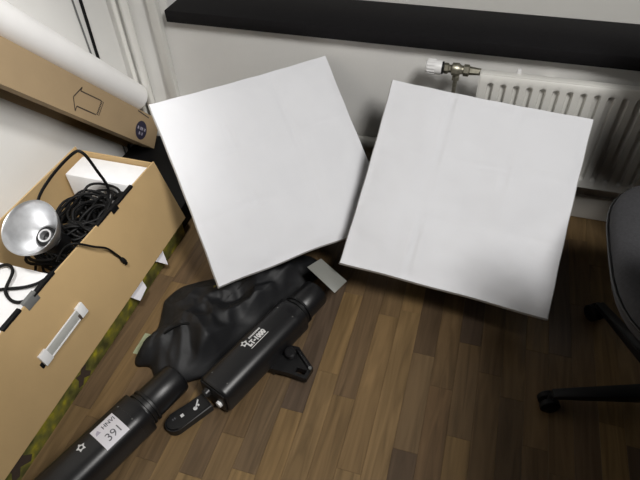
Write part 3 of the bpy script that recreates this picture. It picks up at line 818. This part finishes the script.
def bag_h(p, f):
    base = .042 * (1 - f ** 2.2) ** .6 + .004
    a = Vector((p.x * 5, p.y * 5, 1.7))
    fold = noise.noise(a) * .8 + .5 * noise.noise(a * 2.3)
    ridge = abs(noise.noise(Vector((p.x * 6.5 + p.y * 2.5, p.y * 5 - p.x * 4, 4.2))))
    ridge2 = abs(noise.noise(Vector((p.x * 13 - p.y * 6, p.y * 10 + p.x * 7, 8.1))))
    h = base * (1 + .45 * fold) + .045 * (0.42 - ridge) * (1 - f ** 6) * min(1, base / .04) + .024 * (.4 - ridge2) * (1 - f ** 5) + .010 * (.4 - abs(noise.noise(Vector((p.x * 24 + p.y * 9, p.y * 17, 2.2))))) * (1 - f ** 4)
    h += fold_h(p) * (1 - f ** 8)
    # stay low beside the flash head
    q = Vector((p.x + .398, p.y - .925, 0)); dd = q.x * .935 - q.y * .355
    if dd > -.13: h *= max(.25, min(1, (-dd - .055) / .075))
    return max(h, .003)
for r in range(NR + 1):
    f = r / NR; row = []
    if r == 0:
        rings.append([bm.verts.new((cen.x + .66, cen.y - .85, bag_h(cen, 0)))]); continue
    for q in O2:
        p = cen.lerp(q, f)
        z = bag_h(p, f) if r < NR else 0.001
        row.append(bm.verts.new((p.x + .66, p.y - .85, z)))
    rings.append(row)
n_o = len(O2)
for k in range(n_o): bm.faces.new((rings[0][0], rings[1][k], rings[1][(k + 1) % n_o]))
for a, b_ in zip(rings[1:-1], rings[2:]):
    for k in range(n_o): bm.faces.new((a[k], b_[k], b_[(k + 1) % n_o], a[(k + 1) % n_o]))
bm.faces.new(rings[-1])
link_mesh('bag_cloth', bm, M_cloth, bag, smooth=True)
tube('bag_strap', [(-.13, -.17, .03), (-.06, -.09, .085), (.0, -.06, .09), (.05, -.09, .06)], .004, M_rubber, bag)
bm = prism_bm([(-.016, .108), (.010, .120), (.016, .104), (-.010, .094)], .066, .068); link_mesh('tag', bm, M_tag, bag)
tag(box('paper_slip', (-.835, -.795, .70, .775, .0005, .0015), M_paper), 'pale green paper slip sticking out under the black bag', 'paper')
# grey card on the flash head cap
cdp = [(-.398, 1.066, .120), (-.366, 1.110, .122), (-.272, 1.072, .085), (-.296, 1.018, .083)]
tag(hexa('grey_card', [Vector(p) - Vector((0, 0, .0025)) for p in cdp] + [Vector(p) for p in cdp], M_greycard, None, .0006), 'small grey card propped on the cap of the flash head', 'card')

# ------------------------------------------------------------------ swivel chair at the right edge
ch = tag(empty('swivel_chair', (.645, .935, 0)), 'dark grey swivel chair at the right edge of the picture', 'chair')
SZ = .43
bm = bmesh.new()
rings = []; NC = 44
def seat_o(f, k):
    a = 2 * PI * k / NC; e = 3.2
    s, c = math.sin(a), math.cos(a)
    return (f * .275 * math.copysign(abs(c) ** (2 / e), c), .09 + f * .29 * math.copysign(abs(s) ** (2 / e), s))
for f, z in ((.90, SZ - .035), (.97, SZ - .025), (1.0, SZ), (.985, SZ + .025), (.94, SZ + .042), (.8, SZ + .05), (.5, SZ + .047), (.2, SZ + .044)):
    rings.append([bm.verts.new((*seat_o(f, k), z)) for k in range(NC)])
for a, b_ in zip(rings[:-1], rings[1:]):
    for k in range(NC): bm.faces.new((a[k], a[(k + 1) % NC], b_[(k + 1) % NC], b_[k]))
bm.faces.new(rings[0][::-1]); bm.faces.new(rings[-1])
st = link_mesh('seat', bm, M_chair, ch, smooth=True)
tube('piping', [(*seat_o(1.0, k), SZ + .008) for k in range(NC + 1)], .004, M_blackpl, st, 6, 0)
bm = bmesh.new(); g = []
for j in range(13):
    row = []
    for i in range(13):
        u, v = (i - 6) / 6, (j - 6) / 6
        k_ = 1 / max(1, (abs(u) ** 4 + abs(v) ** 4) ** .25)
        u, v = u * k_, v * k_
        row.append((.05 + .235 * u, .405 - .03 * (1 - u * u) + .05 * (v + 1) / 2, SZ + .34 + .22 * v))
    g.append(row)
fr = [[bm.verts.new(p) for p in r] for r in g]; bk = [[bm.verts.new((p[0], p[1] + .045, p[2])) for p in r] for r in g]
for S_ in (fr, bk):
    for j in range(12):
        for i in range(12): bm.faces.new((S_[j][i], S_[j][i + 1], S_[j + 1][i + 1], S_[j + 1][i]))
for i in range(12):
    for (r1, r2) in ((fr[0], bk[0]), (fr[12], bk[12])): bm.faces.new((r1[i], r1[i + 1], r2[i + 1], r2[i]))
    bm.faces.new((fr[i][0], fr[i + 1][0], bk[i + 1][0], bk[i][0])); bm.faces.new((fr[i][12], fr[i + 1][12], bk[i + 1][12], bk[i][12]))
smooth_by_angle(link_mesh('backrest', bm, M_chair, ch), 60)
tube('back_support', [(.0, .1, SZ - .045), (.0, .36, SZ - .05), (.0, .45, SZ + .02), (.0, .455, SZ + .25)], .018, M_blackpl, ch)
lathe('gas_lift', [(0, .026), (.18, .026), (.181, .016), (SZ - .03 - .07, .016)], (0, .0, .07), (0, 0, 1), M_blackmetal, ch, 20)
box('seat_plate', (-.1, .1, -.05, .15, SZ - .05, SZ - .034), M_blackmetal, ch, .003)
lathe('hub', [(0, .045), (.05, .04)], (0, 0, .055), (0, 0, 1), M_blackpl, ch, 24)
for k in range(5):
    a = math.radians(195 + 72 * k); d_ = Vector((math.cos(a), math.sin(a), 0)); s_ = Vector((-d_.y, d_.x, 0))
    pts = []
    for r_, hw, z0, z1 in ((.03, .022, .058, .095), (.315, .013, .056, .072)):
        pts.append([d_ * r_ - s_ * hw + Vector((0, 0, z0)), d_ * r_ + s_ * hw + Vector((0, 0, z0)), d_ * r_ + s_ * hw + Vector((0, 0, z1)), d_ * r_ - s_ * hw + Vector((0, 0, z1))])
    lg = hexa('leg', pts[0] + pts[1], M_blackpl, ch, .004)
    cc = d_ * .315
    for sg in (-1, 1):
        lathe('caster', [(0, .022), (.003, .026), (.015, .026), (.018, .022)], cc + s_ * (sg * .012 - .009) + Vector((0, 0, .026)), s_, M_rubber, lg, 20)
    lathe('caster_stem', [(0, .007), (.034, .007)], cc + Vector((0, 0, .03)), (0, 0, 1), M_blackmetal, lg, 10)
